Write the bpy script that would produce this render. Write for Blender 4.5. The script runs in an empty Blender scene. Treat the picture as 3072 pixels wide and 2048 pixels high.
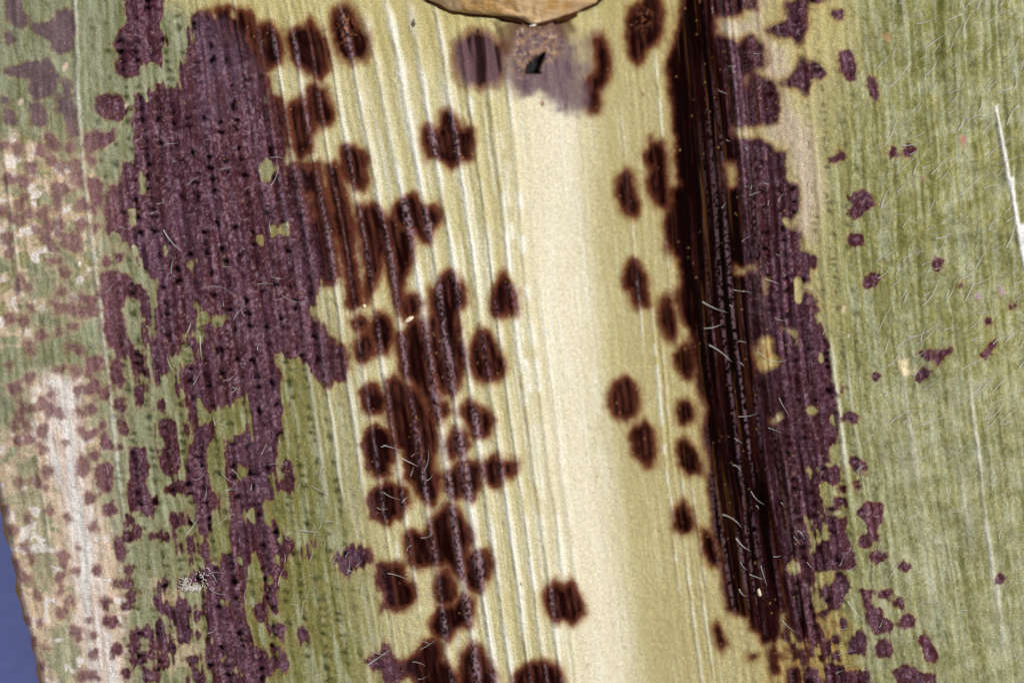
import bpy, math, random
import numpy as np

# ------------------------------------------------------------------ camera, light, exposure
# 1 Blender unit = 1 centimetre; the photographed patch of leaf is 24 mm wide.
S = bpy.context.scene
S.unit_settings.system = 'METRIC'
S.unit_settings.scale_length = 0.01
K = 2.4 / 3072.0                      # centimetres per photograph pixel
S.view_settings.view_transform = 'Standard'
S.view_settings.look = 'None'
S.view_settings.exposure = 0.0
S.view_settings.gamma = 1.0
S.view_settings.use_curve_mapping = False

cam_d = bpy.data.cameras.new('camera')
cam = bpy.data.objects.new('camera', cam_d)
S.collection.objects.link(cam)
cam.location = (0, 0, 10.0)
cam_d.sensor_width = 36
cam_d.lens = 150
cam_d.clip_start = 0.05
cam_d.clip_end = 200
cam_d.dof.use_dof = True
cam_d.dof.focus_distance = 9.982
cam_d.dof.aperture_fstop = 0.25
S.camera = cam

W = bpy.data.worlds.new('World')
S.world = W
W.use_nodes = True
bg = W.node_tree.nodes['Background']
bg.inputs[0].default_value = (0.95, 0.97, 1.0, 1)
bg.inputs[1].default_value = 0.24

def lamp(name, loc, target, energy, size, col):
    d = bpy.data.lights.new(name, 'AREA')
    d.shape = 'DISK'; d.size = size; d.energy = energy; d.color = col
    o = bpy.data.objects.new(name, d)
    S.collection.objects.link(o)
    o.location = loc
    v = np.array(target, float) - np.array(loc, float)
    from mathutils import Vector
    o.rotation_euler = Vector(v).to_track_quat('-Z', 'Y').to_euler()
    return o
lamp('key_lamp', (10.5, 3.5, 9.0), (0, 0, 0), 2080, 2.6, (1.0, 0.985, 0.965))
lamp('fill_lamp', (-10.0, 5.0, 9.0), (0, 0, 0), 380, 3.5, (0.96, 0.97, 1.0))

random.seed(7)
rng = np.random.default_rng(11)

# ------------------------------------------------------------------ helpers
def lin(r, g, b):
    c = np.array([r, g, b], float) / 255.0
    return np.where(c <= 0.04045, c / 12.92, ((c + 0.055) / 1.055) ** 2.4)

def sm(a, b, x):
    t = np.clip((x - a) / (b - a), 0, 1)
    return t * t * (3 - 2 * t)

def hash2(ix, iy, seed):
    h = (ix.astype(np.int64) * 374761393 + iy.astype(np.int64) * 668265263 + seed * 1442695041) & 0xFFFFFFFF
    h = ((h ^ (h >> 13)) * 1274126177) & 0xFFFFFFFF
    h = (h ^ (h >> 16)) & 0xFFFFFFFF
    return h.astype(np.float32) / np.float32(4294967295.0)

def vn(x, y, seed=0):
    """value noise 0..1"""
    ix = np.floor(x); iy = np.floor(y)
    fx = (x - ix).astype(np.float32); fy = (y - iy).astype(np.float32)
    fx = fx * fx * (3 - 2 * fx); fy = fy * fy * (3 - 2 * fy)
    ix = ix.astype(np.int64); iy = iy.astype(np.int64)
    a = hash2(ix, iy, seed); b = hash2(ix + 1, iy, seed)
    c = hash2(ix, iy + 1, seed); d = hash2(ix + 1, iy + 1, seed)
    return (a * (1 - fx) + b * fx) * (1 - fy) + (c * (1 - fx) + d * fx) * fy

def fbm(x, y, seed=0, o=3):
    r = 0; a = 0.5; n = 0
    for i in range(o):
        r = r + a * vn(x * 2 ** i, y * 2 ** i, seed + 17 * i); n += a; a *= 0.5
    return r / n

def blur(a, k):
    for ax in (0, 1):
        p = np.concatenate([np.repeat(np.take(a, [0], ax), k + 1, ax), a, np.repeat(np.take(a, [-1], ax), k, ax)], ax).astype(np.float64)
        c = np.cumsum(p, ax); n = a.shape[ax]
        a = ((np.take(c, range(2 * k + 1, 2 * k + 1 + n), ax) - np.take(c, range(0, n), ax)) / (2 * k + 1)).astype(np.float32)
    return a

def sdf(P, X, Y):
    """signed distance to polygon, negative inside"""
    P = np.asarray(P, np.float32)
    d = np.full(X.shape, 1e12, np.float32)
    ins = np.zeros(X.shape, bool)
    n = len(P)
    for i in range(n):
        ax, ay = P[i]; bx, by = P[(i + 1) % n]
        ex, ey = bx - ax, by - ay
        wx, wy = X - ax, Y - ay
        t = np.clip((wx * ex + wy * ey) / (ex * ex + ey * ey + 1e-9), 0, 1)
        dd = (wx - ex * t) ** 2 + (wy - ey * t) ** 2
        np.minimum(d, dd, out=d)
        c = ((ay <= Y) != (by <= Y))
        if ey != 0:
            ins ^= c & (X < ax + (Y - ay) / ey * ex)
    d = np.sqrt(d)
    return np.where(ins, -d, d)

# ------------------------------------------------------------------ leaf layout data (pixels of leaf plane, 1 px = 7.8 micrometres)
TILE = dict(A=(0, 0), B=(750, 0), C=(1500, 0), D=(2272, 0), E=(0, 680), F=(750, 680), G=(1500, 680), H=(2272, 680),
            I=(0, 1348), J=(750, 1348), K=(1500, 1348), L=(2272, 1348))
TS = 800.0 / 1792.0

def pp(txt):
    """'B 270,210 330,190' -> points; tile letter may change midway; 'X' = direct pixels"""
    out = []; t = 'X'
    for w in txt.split():
        if w.isalpha():
            t = w; continue
        u, v = map(float, w.split(','))
        if t == 'X': out.append((u, v))
        else: out.append((TILE[t][0] + u * TS, TILE[t][1] + v * TS))
    return out

LES = '''B 50,185 150,175 190,240 215,330 205,430 150,440 110,470 70,380
B 270,210 330,190 400,150 450,210 500,280 528,370 520,470 480,520 410,500 350,440 300,390 265,300
B 560,70 640,40 690,90 730,180 780,240 790,330 770,400 720,410 650,390 600,340 570,260 550,160
B 390,600 440,580 500,610 530,700 555,770 540,830 480,840 430,830 440,880 400,870 380,740
B 260,690 330,670 380,720 400,860 410,1000 370,1050 330,1080 300,1000 280,850
B 130,650 190,660 240,760 250,900 240,1040 190,1080 160,950
B 620,1000 700,990 750,1020 790,1070 770,1130 790,1220 770,1260 700,1260 650,1200 620,1100
X 978,495 1004,491 1022,536 1036,603 1058,670 1062,747 1078,858 1085,912 1062,925 1040,917 1045,881 1027,769 1004,680 985,560
B 1165,880 1200,860 1240,900 1290,860 1290,780 1330,750 1370,780 1400,830 1440,880 1490,880 1495,980 1480,1050 1430,1050 1390,1110 1350,1125 1320,1090 1260,1060 1200,1040 1175,970
X 1192,616 1223,594 1250,594 1272,620 1308,620 1321,647 1317,670 1295,694 1286,715 1270,725 1252,707 1240,690 1215,690 1190,665 1178,640
X 1071,621 1107,612 1134,621 1160,655 1190,640 1205,690 1232,700 1234,780 1226,810 1210,820 1206,860 1215,920 1200,930 1185,900 1170,820 1150,760 1140,800 1125,850 1105,905 1100,880 1098,800 1085,720 1075,670
F 1060,460 1110,470 1140,540 1110,600 1050,610 1020,560
B 1380,290 1440,270 1470,220 1560,230 1640,270 1690,310 1700,450 1660,540 1580,560 1520,575 1440,550 1390,450
C 640,220 690,210 730,290 750,430 745,530 700,570 680,600 680,700 650,750 600,750 580,680 580,540 610,490 650,480 640,350
C 880,30 960,0 990,-60 1080,-40 1110,90 1090,230 1050,300 1010,310 970,380 930,405 880,380 850,240 860,130
C 970,1010 1000,990 1015,900 1030,960 1100,950 1130,1100 1140,1250 1150,1370 1110,1420 1060,1380 1010,1300 990,1200 1020,1130 980,1070
C 800,1180 850,1140 890,1160 910,1250 945,1380 940,1450 880,1470 830,1430 790,1320 785,1250
G 850,270 890,220 920,240 950,280 990,330 1000,450 1010,530 960,545 900,530 880,440 840,410 835,340
G 1090,480 1130,430 1160,500 1185,600 1190,720 1160,770 1110,720 1070,620
G 1180,860 1220,790 1260,760 1300,850 1310,950 1290,1030 1240,1000 1200,930
G 740,1120 770,1050 830,1020 900,1040 940,1110 945,1200 920,1280 850,1310 780,1280 730,1200
X 1888,1300 1911,1283 1937,1265 1960,1283 1969,1327 1969,1370 1965,1395 1950,1412 1933,1397 1902,1375 1900,1340
G 1200,1190 1260,1160 1300,1200 1320,1300 1280,1310 1240,1360 1210,1350 1195,1270
X 2036,1332 2058,1323 2089,1345 2103,1380 2109,1419 2067,1431 2045,1406 2031,1350
K 1180,420 1230,340 1280,410 1310,520 1290,560 1230,570 1180,530
K 1360,560 1400,540 1440,600 1480,720 1470,800 1420,800 1370,680
K 310,980 370,890 410,940 470,880 510,920 550,1000 580,1080 550,1140 500,1175 380,1160 330,1110 310,1040
K 100,1530 170,1470 240,1440 330,1440 390,1480 430,1568 430,1700 100,1700
K 1435,1210 1465,1180 1500,1250 1530,1330 1500,1365 1460,1290
K 1680,1390 1740,1380 1730,1410 1690,1415
F 1220,430 1280,350 1350,310 1400,370 1440,420 1440,520 1400,560 1380,610 1400,750 1430,860 1430,950 1400,1060 1360,1130 1310,1120 1270,1040 1210,900 1190,780 1200,650 1230,600 1210,520
F 980,720 1040,690 1090,640 1150,650 1190,780 1220,950 1250,1100 1280,1200 1260,1330 1220,1300 1180,1150 1100,1030 1030,990 1000,850
F 1280,1180 1320,1190 1330,1240 1290,1280 1265,1230
X 1477,890 1487,854 1508,825 1525,845 1543,880 1550,921 1543,940 1530,951 1505,943 1482,934
F 1500,790 1540,720 1600,720 1650,800 1700,900 1700,960 1640,1020 1570,1045 1510,1000 1480,920
F 1420,1250 1470,1180 1530,1220 1600,1250 1630,1310 1600,1380 1510,1420 1460,1330
F 1330,1430 1380,1370 1440,1400 1470,1470 1430,1530 1350,1540 1320,1480
F 680,640 740,610 790,640 790,690 720,695
F 840,600 880,580 940,640 950,780 920,840 860,850 840,760 810,700
F 720,770 780,720 830,780 830,860 780,910 730,890 705,830
F 750,1110 800,1070 860,1080 900,1160 890,1240 820,1270 760,1250
F 930,1040 970,1020 1040,1060 1110,1090 1170,1200 1230,1300 1250,1430 1230,1568 J 1220,130 1270,190 1260,290 1220,370 1180,340 1130,290 1100,220 1050,200 1040,0 F 980,1480 975,1400 940,1300 920,1150
F 780,1390 850,1350 920,1360 960,1450 950,1568 J 930,100 930,170 850,185 790,130 770,0 F 750,1450
J 1310,170 1370,110 1440,90 1510,100 1550,160 1530,270 1490,320 1440,290 1370,330 1320,280
X 1455,1388 1482,1366 1505,1388 1530,1378 1549,1388 1550,1408 1530,1425 1509,1420 1495,1451 1469,1451 1455,1424
J 800,300 860,260 920,220 1000,240 1050,290 1060,370 1020,440 950,480 880,480 820,470 790,380
J 1040,600 1110,560 1160,580 1190,540 1230,460 1290,420 1330,370 1390,390 1440,480 1480,580 1460,640 1430,760 1440,880 1380,850 1320,760 1240,760 1170,770 1120,790 1070,740
J 1470,680 1520,680 1590,690 1620,780 1600,860 1560,900 1540,970 1480,940 1445,860 1440,760
J 1270,830 1320,820 1360,900 1380,1000 1340,1030 1270,1020 1250,920
J 1250,1100 1310,1050 1370,1080 1440,980 1500,1020 1490,1120 1460,1200 1390,1200 1330,1280 1260,1250 1210,1180
J 860,780 920,780 970,760 1030,780 1040,870 1100,920 1110,1000 1050,1050 960,1060 900,1085 900,980 860,880
J 600,680 640,640 720,660 800,660 820,720 770,790 700,800 650,850 620,800 580,740
J 750,1420 860,1380 920,1310 950,1380 1020,1430 1110,1380 1170,1290 1240,1270 1290,1350 1290,1440 1350,1470 1390,1500 1390,1700 1200,1700 1080,1530 1000,1550 940,1568 900,1500 830,1470
J 1420,1480 1440,1380 1490,1320 1540,1340 1590,1430 1640,1500 1640,1700 1410,1700
J 190,90 280,80 300,180 290,270 220,290 170,250 200,180
A 30,0 30,-60 140,-60 140,0 150,90 190,150 150,190 70,140 40,110
A 30,210 80,210 100,280 40,290
A 360,140 400,70 490,70 490,200 470,330 400,350 360,320
A 210,180 350,140 350,280 270,240
A 200,410 330,400 380,500 370,620 310,650 230,670 190,600 200,520 20,490 30,450 130,450
A 430,530 490,560 480,620 430,610
A 390,660 480,650 500,760 520,900 460,930 450,800 380,740
A 190,690 290,700 320,800 290,850 220,840 200,760
A 650,650 700,630 800,640 850,720 810,800 700,800 650,740
A 560,900 600,880 650,900 760,880 770,940 700,980 620,1000 610,1020 560,1000
A 580,1050 650,1060 610,1110
A 480,1070 530,1080 535,1190 500,1230 470,1190 490,1130
A 590,1200 640,1190 680,1230 660,1320 610,1310 585,1260
A 840,0 840,-120 1080,-120 1080,0 1100,60 1090,130 1070,190 1100,240 1110,300 1060,330 1090,380 1060,420 980,440 940,400 920,440 910,510 880,530 790,490 780,430 810,370 770,330 770,290 810,200 860,170 850,80
A 20,720 90,740 100,820 50,830 20,800
A 300,900 370,920 390,1000 340,1010 300,960
A 100,1180 180,1170 200,1230 130,1250
A 360,1240 440,1230 470,1280 400,1330 400,1420 370,1430 360,1330
A 510,1340 570,1340 570,1400 520,1410
E 370,520 430,530 560,540 590,600 540,600 460,590 380,560
E 450,660 530,650 520,680 460,690
E 400,60 480,40 540,60 530,140 470,150 400,120
E 300,230 410,210 390,250 330,260
E 580,480 630,470 650,600 610,610 590,540
E 480,790 540,790 560,840 510,850
E 580,890 680,880 690,960 610,970 580,930
E 340,960 460,930 480,950 400,970
E 480,930 530,940 530,1000 490,1010
E 500,1080 540,1060 550,1130 520,1150
E 330,1070 350,1090 350,1170 320,1150
E 570,1210 640,1180 650,1240 600,1270
E 560,1370 660,1350 700,1300 710,1350 640,1390 570,1430 540,1400
E 680,1440 740,1440 750,1490 690,1490
E 50,1060 120,1040 150,1090 90,1140
E 110,1170 160,1180 160,1240 120,1230
I 520,60 570,50 600,120 570,180 520,150
I 650,130 720,90 750,120 740,280 680,300 640,220
I 700,400 750,360 780,400 740,440 700,430
I 770,600 820,590 850,700 820,760 780,720
I 380,690 430,680 460,720 420,840 400,760
E 670,300 850,310 870,370 930,390 990,440 1000,600 1010,780 990,800 960,760 960,600 940,480 850,460 800,540 830,640 850,760 890,800 870,830 740,820 700,700 690,500
E 760,900 810,900 830,1050 790,1090 750,1050 740,940
E 880,840 940,830 960,920 980,1000 920,1020 890,950
E 1040,390 1090,390 1140,700 1130,800 1110,950 1070,1060 1030,1070 1020,860 1050,700
E 910,1060 960,1050 970,1180 920,1200
E 1060,1150 1120,1180 1100,1240 1050,1230
E 1060,1300 1180,1310 1190,1420 1120,1460 1060,1400
E 780,1160 830,1150 830,1240 780,1230
I 870,0 E 880,1480 1000,1500 I 990,0 1000,120 960,200 980,280 1050,330 1040,440 1000,430 890,410 850,300 870,180
I 1060,0 E 1060,1470 1200,1430 I 1220,0 1200,140 1110,150 1060,120
I 1270,0 E 1290,1440 1370,1320 1440,1330 1450,1420 I 1400,0 1400,180 1450,330 1440,420 1400,560 1340,600 1310,450 1310,300 1180,290 1080,290 1090,260 1200,230 1270,200
I 1150,420 1220,420 1250,500 1180,520 1130,470
I 1120,550 1170,560 1170,600 1130,600
I 1250,590 1280,590 1300,800 1260,790
I 900,520 960,530 950,580 900,570
I 1010,570 1070,560 1070,600 1020,610
I 1330,630 1390,630 1390,720 1340,720
I 1200,640 1240,600 1250,660 1210,690
I 1030,920 1100,860 1150,880 1130,920 1070,960 1090,1020 1170,1060 1170,1120 1100,1110 1040,1060 1030,980
I 1180,880 1230,860 1350,800 1390,830 1390,900 1300,920 1210,930
D 190,20 330,0 330,-80 450,-80 450,0 340,20 330,110 330,200 310,240 280,300 250,250 130,250 70,190 180,160 240,140 190,70
D 160,560 210,540 260,470 290,390 340,440 400,430 460,480 440,510 350,550 330,640 290,590
D 550,350 610,340 650,390 660,520 600,550 560,480 540,420
D 720,590 760,520 800,650 770,680
D 480,1070 550,1020 590,1060 520,1100
D 590,1330 700,1280 760,1320 780,1390 700,1430 640,1470 600,1440 640,1380
H 610,100 630,60 700,60 715,110 660,140
H 700,350 770,320 825,350 770,405 720,400
H 1070,830 1140,830 1150,860 1240,850 1260,810 1310,820 1300,850 1230,860 1210,920 1160,900 1090,870
H 1540,800 1590,770 1580,830 1520,870 1490,860
H 570,1270 610,1230 670,1290 610,1320
L 600,70 640,50 720,80 740,110 720,160 660,140
L 480,310 560,310 600,360 540,390 490,415 470,390 520,360
L 660,430 690,390 740,340 820,350 820,450 800,530 810,590 760,620 720,655 680,640 690,590 750,560 740,480 700,460
L 750,720 800,670 860,700 840,740 790,755
L 480,470 580,450 590,560 620,620 640,720 650,800 550,800 440,800 380,800 380,700 420,620 510,600 480,530
L 540,820 600,850 620,920 570,960 530,1060 480,1060 450,1000 410,950 460,930 520,900
L 700,930 770,950 760,1050 830,1050 830,1100 790,1120 870,1130 930,1160 900,1210 780,1220 740,1160 720,1050
L 800,960 890,930 890,990 830,1000
L 890,1030 940,990 980,1010 970,1060 920,1060
L 950,1150 1000,1090 1060,1130 1030,1200 960,1190
L 610,1310 680,1210 720,1250 720,1380 620,1380
L 790,1300 850,1250 890,1310 900,1400 800,1390
L 1080,1270 1120,1230 1150,1300 1180,1330 1200,1420 1110,1390
L 80,1340 130,1340 150,1520 100,1530
L 310,1480 390,1450 430,1520 430,1640 310,1640
L 210,1480 290,1470 300,1640 210,1640
L 460,1470 560,1430 620,1500 740,1480 720,1640 480,1640
L 900,1480 1000,1440 1100,1500 1180,1500 1180,1640 990,1640'''
SPOT = '''J 405,630,26 390,700,22 345,1245,42 60,1090,40 190,1210,44 180,1335,28 200,1430,45
I 1215,1020,30 1215,1125,42 1270,1070,32 1320,1120,32 900,1250,30 990,1230,32 1080,1200,34 1105,1250,30 900,1335,30 1025,1310,28 1010,1390,32 930,1425,36 1090,1300,38 1140,1330,30 1090,1420,36 1320,1240,34 1240,1255,34 1020,1520,36 1320,1525,36 780,1350,34 855,815,22 1290,1420,32 880,990,28 860,1040,26 850,910,24 770,1160,26 720,1150,26 415,1100,26 515,1235,34 400,960,22 470,1030,24 215,1290,28 560,1510,30 305,150,28 240,220,26 120,225,24 25,410,26 330,410,22 150,870,34 110,810,26 70,540,30 100,760,24 165,1160,24 630,520,22 530,660,14 600,1140,18 240,970,24 850,1505,26 780,900,20 630,1520,26
D 900,1030,28 1010,1010,30 530,110,26 640,1290,0
H 1205,250,30 1700,535,20 1350,400,10 1540,640,18 1100,990,36 790,1005,16 575,1080,14 1180,850,18 1540,840,24
L 240,1330,18 270,1390,22 150,1400,16 430,1250,20 470,1330,24 520,1280,18 540,1380,22 430,1400,20 330,1560,20 370,1180,14 450,1110,18 665,245,17 565,265,24 980,775,22 1615,870,24 585,1175,22 360,1360,22 195,1255,26 320,1430,16 420,200,26
A 330,1085,28 415,1120,26 210,1130,30 50,1210,30 470,990,22 265,1010,30 120,1000,34 30,980,22 160,1330,18 120,1370,26 290,1430,34 80,1470,26 140,1480,28 200,1430,24 330,1520,30 400,1500,26 15,1420,26 620,1400,26 650,1330,30 540,1510,28 640,1530,24
E 40,80,30 50,180,26 300,80,26 350,130,26 140,350,26 180,410,18 430,310,30 60,610,30 150,640,30 400,720,24 270,720,26 180,790,26 200,850,20 200,1010,28 130,1260,26 160,1330,28 80,1350,24 280,1190,30 340,1210,26 320,1260,24 280,1380,34 190,1420,30 110,1440,26 280,1490,26 400,1260,22 430,1460,14 530,1250,24 600,1100,28 640,1060,24 690,1130,24 820,1380,18 850,1360,18 1290,1285,20 1190,840,18 1240,1360,22 1290,1370,18 700,220,16 720,240,16 800,200,24 830,1300,18 720,1100,18'''
MASS = [
 # large left-hand patch
 'A 1290,120 1390,80 1480,50 1540,60 1620,70 1690,100 1725,200 X 775,130 785,200 800,215 806,262 812,330 820,420 835,480 838,505 C 0,0'.replace(' C 0,0', '') +
 ' B 200,1130 240,1150 330,1100 430,1110 460,1080 490,1250 540,1400 590,1568 F 590,0 580,200 590,380 450,400 400,580 440,620 490,700 520,760 600,760 640,800 660,900 640,1020 560,1030 510,1080 430,1000 410,930 330,900 250,880 200,830 160,850 160,920 210,970 240,1060 250,1200 200,1300 210,1370 190,1500 170,1568 J 160,130 150,200 170,300 100,380 150,480 200,560 270,620 270,700 220,740 240,850 170,920 210,1050 220,1110 150,1120 100,1000 80,780 80,640'
 ' I 1740,720 1620,780 1640,850 1660,1000 1600,1030 1640,1150 1700,1300 1750,1360 1830,1420 1830,1760 1450,1760 1450,1568 1440,1480 1390,1390 1410,1300 1390,1150 1370,1000 1370,860 1380,760 1480,740 1530,700 1540,600 1560,400 1550,230 1520,200 1520,0'
 ' E 1510,1568 1520,1420 1680,1400 1670,1230 1640,1100 1600,1190 1470,1190 1440,1230 1350,1230 1220,1210 1200,1100 1190,930 1320,920 1310,800 1170,800 1130,780 1120,640 1060,480 1040,380 940,250 880,150 860,80 760,120 740,60'
 ' A 720,1568 700,1400 740,1250 850,1250 820,1180 830,1090 920,1110 910,1000 900,800 910,640 990,640 1010,580 1100,570 1190,640 1210,560 1200,440 1260,400 1280,300',
 # large right-hand patch
 'X 2065,-200 2051,0 2040,67 2013,147 2002,187 2009,268 2022,321 2018,370 2031,411 2027,473 2036,531 2045,548 2018,571 2013,603 1996,670 1998,690 2004,747 2022,774 2036,783 2045,823 2042,867 2030,890 2040,930 2050,960 2075,1000 2090,1100 2097,1160 2120,1230 2112,1290 2118,1330 2130,1380 2132,1415 2129,1473 2138,1535 2143,1598 2161,1638 2170,1718 2183,1830 2214,1852 2245,1861 2254,1888 2277,1901 2290,1928'
 ' L 60,1290 110,1310 150,1240 170,1200 250,1230 300,1310 390,1320 380,1150 370,950 370,800 360,760 335,560 330,500 350,520 400,570 440,540 450,480 430,340 400,310 380,240 490,240 550,220 570,150 580,120 480,100 450,0'
 ' H 450,1568 470,1460 520,1450 540,1320 530,1180 500,1050 460,900 470,800 430,680 380,600 410,550 370,460 290,440 280,390 340,370 350,280 400,250 380,190 270,180 300,100 260,0'
 ' D 230,1568 220,1500 270,1400 260,1260 190,1240 180,1110 180,1030 120,1020 90,970 0,920 C 1650,930 1570,920 1555,850 1660,840 D 0,830 60,820 140,800 150,700 130,560 0,490 C 1700,470 1790,400 1770,290 1670,250 1600,280 1500,240 1450,240 1460,130 1500,100 1550,100 1620,110 1650,70 1720,60 1720,-300 X 2150,-300',
]
HOLE = '''A 920,160 960,170 950,250 920,240
A 1000,330 1050,325 1040,350 1010,355
A 1390,590 1420,590 1440,700 1400,690
B 70,1080 150,1060 190,1120 170,1190 100,1210 70,1150
B 380,1100 430,1090 440,1130 390,1150
B 360,1290 410,1300 420,1400 440,1480 410,1480 380,1400
B 200,1500 260,1480 270,1568 F 230,60 150,70 130,20
F 40,60 100,50 90,130 50,130
E 1230,220 1310,230 1310,320 1240,310
E 1080,130 1120,150 1100,210 1070,180
E 1320,530 1370,550 1420,600 1520,560 1540,620 1500,650 1400,680 1420,760 1440,850 1400,870 1390,780 1300,770 1230,720 1260,690 1330,680
E 1480,200 1510,200 1510,260 1480,260
A 920,1140 970,1150 1000,1200 980,1300 930,1310 920,1250
A 860,1400 940,1400 930,1480 900,1540 870,1500
I 1430,430 1500,420 1540,480 1540,700 1480,720 1450,620
I 1620,400 1690,390 1710,470 1650,490 1610,450
I 1600,110 1680,130 1670,190 1600,190
I 1480,1010 1560,1000 1600,1050 1540,1070 1490,1050
I 1500,1390 1530,1380 1540,1430 1500,1440
I 1550,1460 1620,1470 1620,1510 1560,1510
I 1690,690 1740,680 1760,900 1700,880 1650,900 1640,830
J 90,190 150,170 190,200 180,240 130,240
J -10,400 30,420 40,480 0,500
C 1565,850 1710,840 1700,930 1600,930
C 1510,1100 1560,1080 1600,1150 1590,1270 1540,1260
G 1570,240 1640,260 1740,250 1720,320 1650,310 1580,310
H 30,330 90,340 80,470 40,450
H 0,740 110,720 120,820 150,900 200,890 150,950 100,960 50,1000 0,950 -30,840
H 140,670 200,680 270,660 280,800 260,830 240,720 160,710
H 140,1240 190,1260 190,1310 90,1340 80,1310
H 330,1210 390,1220 400,1270 350,1260
L 180,760 280,750 290,830 230,850 180,820
L 140,1080 190,1090 200,1180 160,1200
C 1640,480 1680,500 1670,580 1640,560
L 330,120 390,110 400,160 350,180
A 1000,380 1000,380 1001,381'''
RSPOT_SEED = 5

# ------------------------------------------------------------------ the leaf as one height field, cut into its parts
EY = np.array([-700, 1553, 1660, 1772, 1910, 1995, 2048, 2700.])
EX = np.array([-430, 0, 22, 45, 80, 103, 116, 262.])
def edge(y): return np.interp(y, EY, EX)

def stretch(a, b, fine0, fine1, step, coarse):
    l = np.arange(fine0, fine1, step)
    lo = fine0 - np.cumsum(np.linspace(step, coarse, 60)); lo = lo[lo > a]
    hi = l[-1] + np.cumsum(np.linspace(step, coarse, 60)); hi = hi[hi < b]
    return np.concatenate([lo[::-1], l, hi])

ys = stretch(-480, 2520, -30, 2080, 2.62, 18)
xb = stretch(-9999, 3560, 0, 3460, 2.72, 18)
xb = xb[xb >= 0]; xb = xb / xb[-1]
NY, NX = len(ys), len(xb)
e = edge(ys)[:, None]
Y = np.repeat(ys[:, None], NX, 1).astype(np.float32)
wob = 4 * np.sin(ys / 37.0) + 3 * np.sin(ys / 13.7 + 1)
X = (e + wob[:, None] * (1 - xb[None, :]) ** 40 + xb[None, :] * (3540 - e)).astype(np.float32)

# vein coordinate s (veins are lines of constant s)
AN = [
 ([0, 223, 469, 670, 859, 1015, 1149, 1305, 1415, 1598, 2048], [222, 230, 245, 268, 293, 308, 326, 341, 353, 379, 430]),
 ([0, 187, 312, 446, 603, 680, 747, 948, 1059, 1171, 1305, 1376, 1460, 1616, 1705, 2048], [1082, 1129, 1152, 1179, 1210, 1228, 1241, 1272, 1286, 1304, 1326, 1335, 1348, 1370, 1384, 1435]),
 ([0, 268, 491, 814, 948, 1082, 1500, 2048], [1520, 1545, 1571, 1592, 1607, 1625, 1680, 1745]),
 ([0, 250, 702, 1010, 1372, 2048], [1850, 1868, 1902, 1928, 1960, 2045]),
 ([0, 357, 580, 970, 1348, 1750, 2048], [2175, 2214, 2232, 2262, 2310, 2370, 2420]),
 ([0, 680, 1193, 1348, 1504, 1669, 1794, 2048], [2820, 2860, 2906, 2928, 2942, 2968, 2986, 3020])]
AS = np.array([310, 1282, 1617, 1929, 2268, 2890.])
def ext(yy, xx, q):
    yy = np.array(yy, float); xx = np.array(xx, float)
    s0 = (xx[1] - xx[0]) / (yy[1] - yy[0]); s1 = (xx[-1] - xx[-2]) / (yy[-1] - yy[-2])
    r = np.interp(q, yy, xx)
    r = np.where(q < yy[0], xx[0] + s0 * (q - yy[0]), r)
    return np.where(q > yy[-1], xx[-1] + s1 * (q - yy[-1]), r)
def anchors_at(q):
    return np.stack([ext(a, b, q) for a, b in AN], -1)
ar = anchors_at(ys)
Sc = np.empty_like(X)
for j in range(NY):
    a = np.concatenate([[ar[j, 0] - 1500], ar[j], [ar[j, -1] + 1500]])
    b = np.concatenate([[AS[0] - 1500], AS, [AS[-1] + 1500]])
    Sc[j] = np.interp(X[j], a, b)
def s_of(x, y):
    a = anchors_at(np.array(float(y))); a = np.concatenate([[a[0] - 1500], a, [a[-1] + 1500]])
    return float(np.interp(x, a, np.concatenate([[AS[0] - 1500], AS, [AS[-1] + 1500]])))
Sw = Sc + 5 * (vn(Sc / 90, Y / 160, 3) - .5) + 2.5 * (vn(Sc / 30, Y / 45, 4) - .5)

# --- tissue zones
pl = ext([0, 60, 200, 500, 900, 1200, 1500, 1800, 2048], [560, 690, 800, 930, 1020, 1075, 1130, 1180, 1230], ys)[:, None]
pr = ext([0, 300, 700, 1000, 1400, 1700, 2048], [2540, 2480, 2440, 2440, 2420, 2380, 2400], ys)[:, None]
wav = 90 * (fbm(Sc / 60, Y / 400, 21) - .5)
pale = sm(-190, 110, X + wav - pl) * sm(130, -170, X + wav - pr)
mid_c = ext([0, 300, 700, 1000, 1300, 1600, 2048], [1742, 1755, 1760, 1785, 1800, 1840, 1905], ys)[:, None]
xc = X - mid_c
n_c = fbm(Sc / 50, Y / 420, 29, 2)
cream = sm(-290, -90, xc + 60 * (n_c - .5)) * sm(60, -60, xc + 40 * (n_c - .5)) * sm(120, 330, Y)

# --- base relief (valley of the midrib, rolling blades)
px = np.arange(-2600, 2200, 4.0)
slope = np.interp(px, [-2600, -1700, -1500, -900, -650, -300, -210, -60, 85, 320, 520, 800, 1100, 1600, 2200],
                  [.30, .10, .02, .00, -.08, -.10, -.27, -.27, .15, .24, .27, .07, .02, -.02, -.02])
slope = np.convolve(slope, np.ones(15) / 15, 'same')
prof = np.cumsum(slope) * 4.0
prof -= np.interp(-1000, px, prof)
Z = np.interp(xc, px, prof).astype(np.float32)
Z += 26 * (fbm(X / 420, Y / 520, 31, 2) - .5)
Z += sm(2350, 2700, X) * (34 * (fbm(X / 170, Y / 130, 33, 3) - .5))
Z += sm(2500, 2850, X) * sm(1500, 900, Y) * 15 * (fbm((X - Y * .45) / 90, (Y + X * .45) / 42, 117, 2) - .5)
Z += sm(420, 150, X) * (26 * (fbm(X / 110, Y / 90, 34, 3) - .5))

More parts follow.
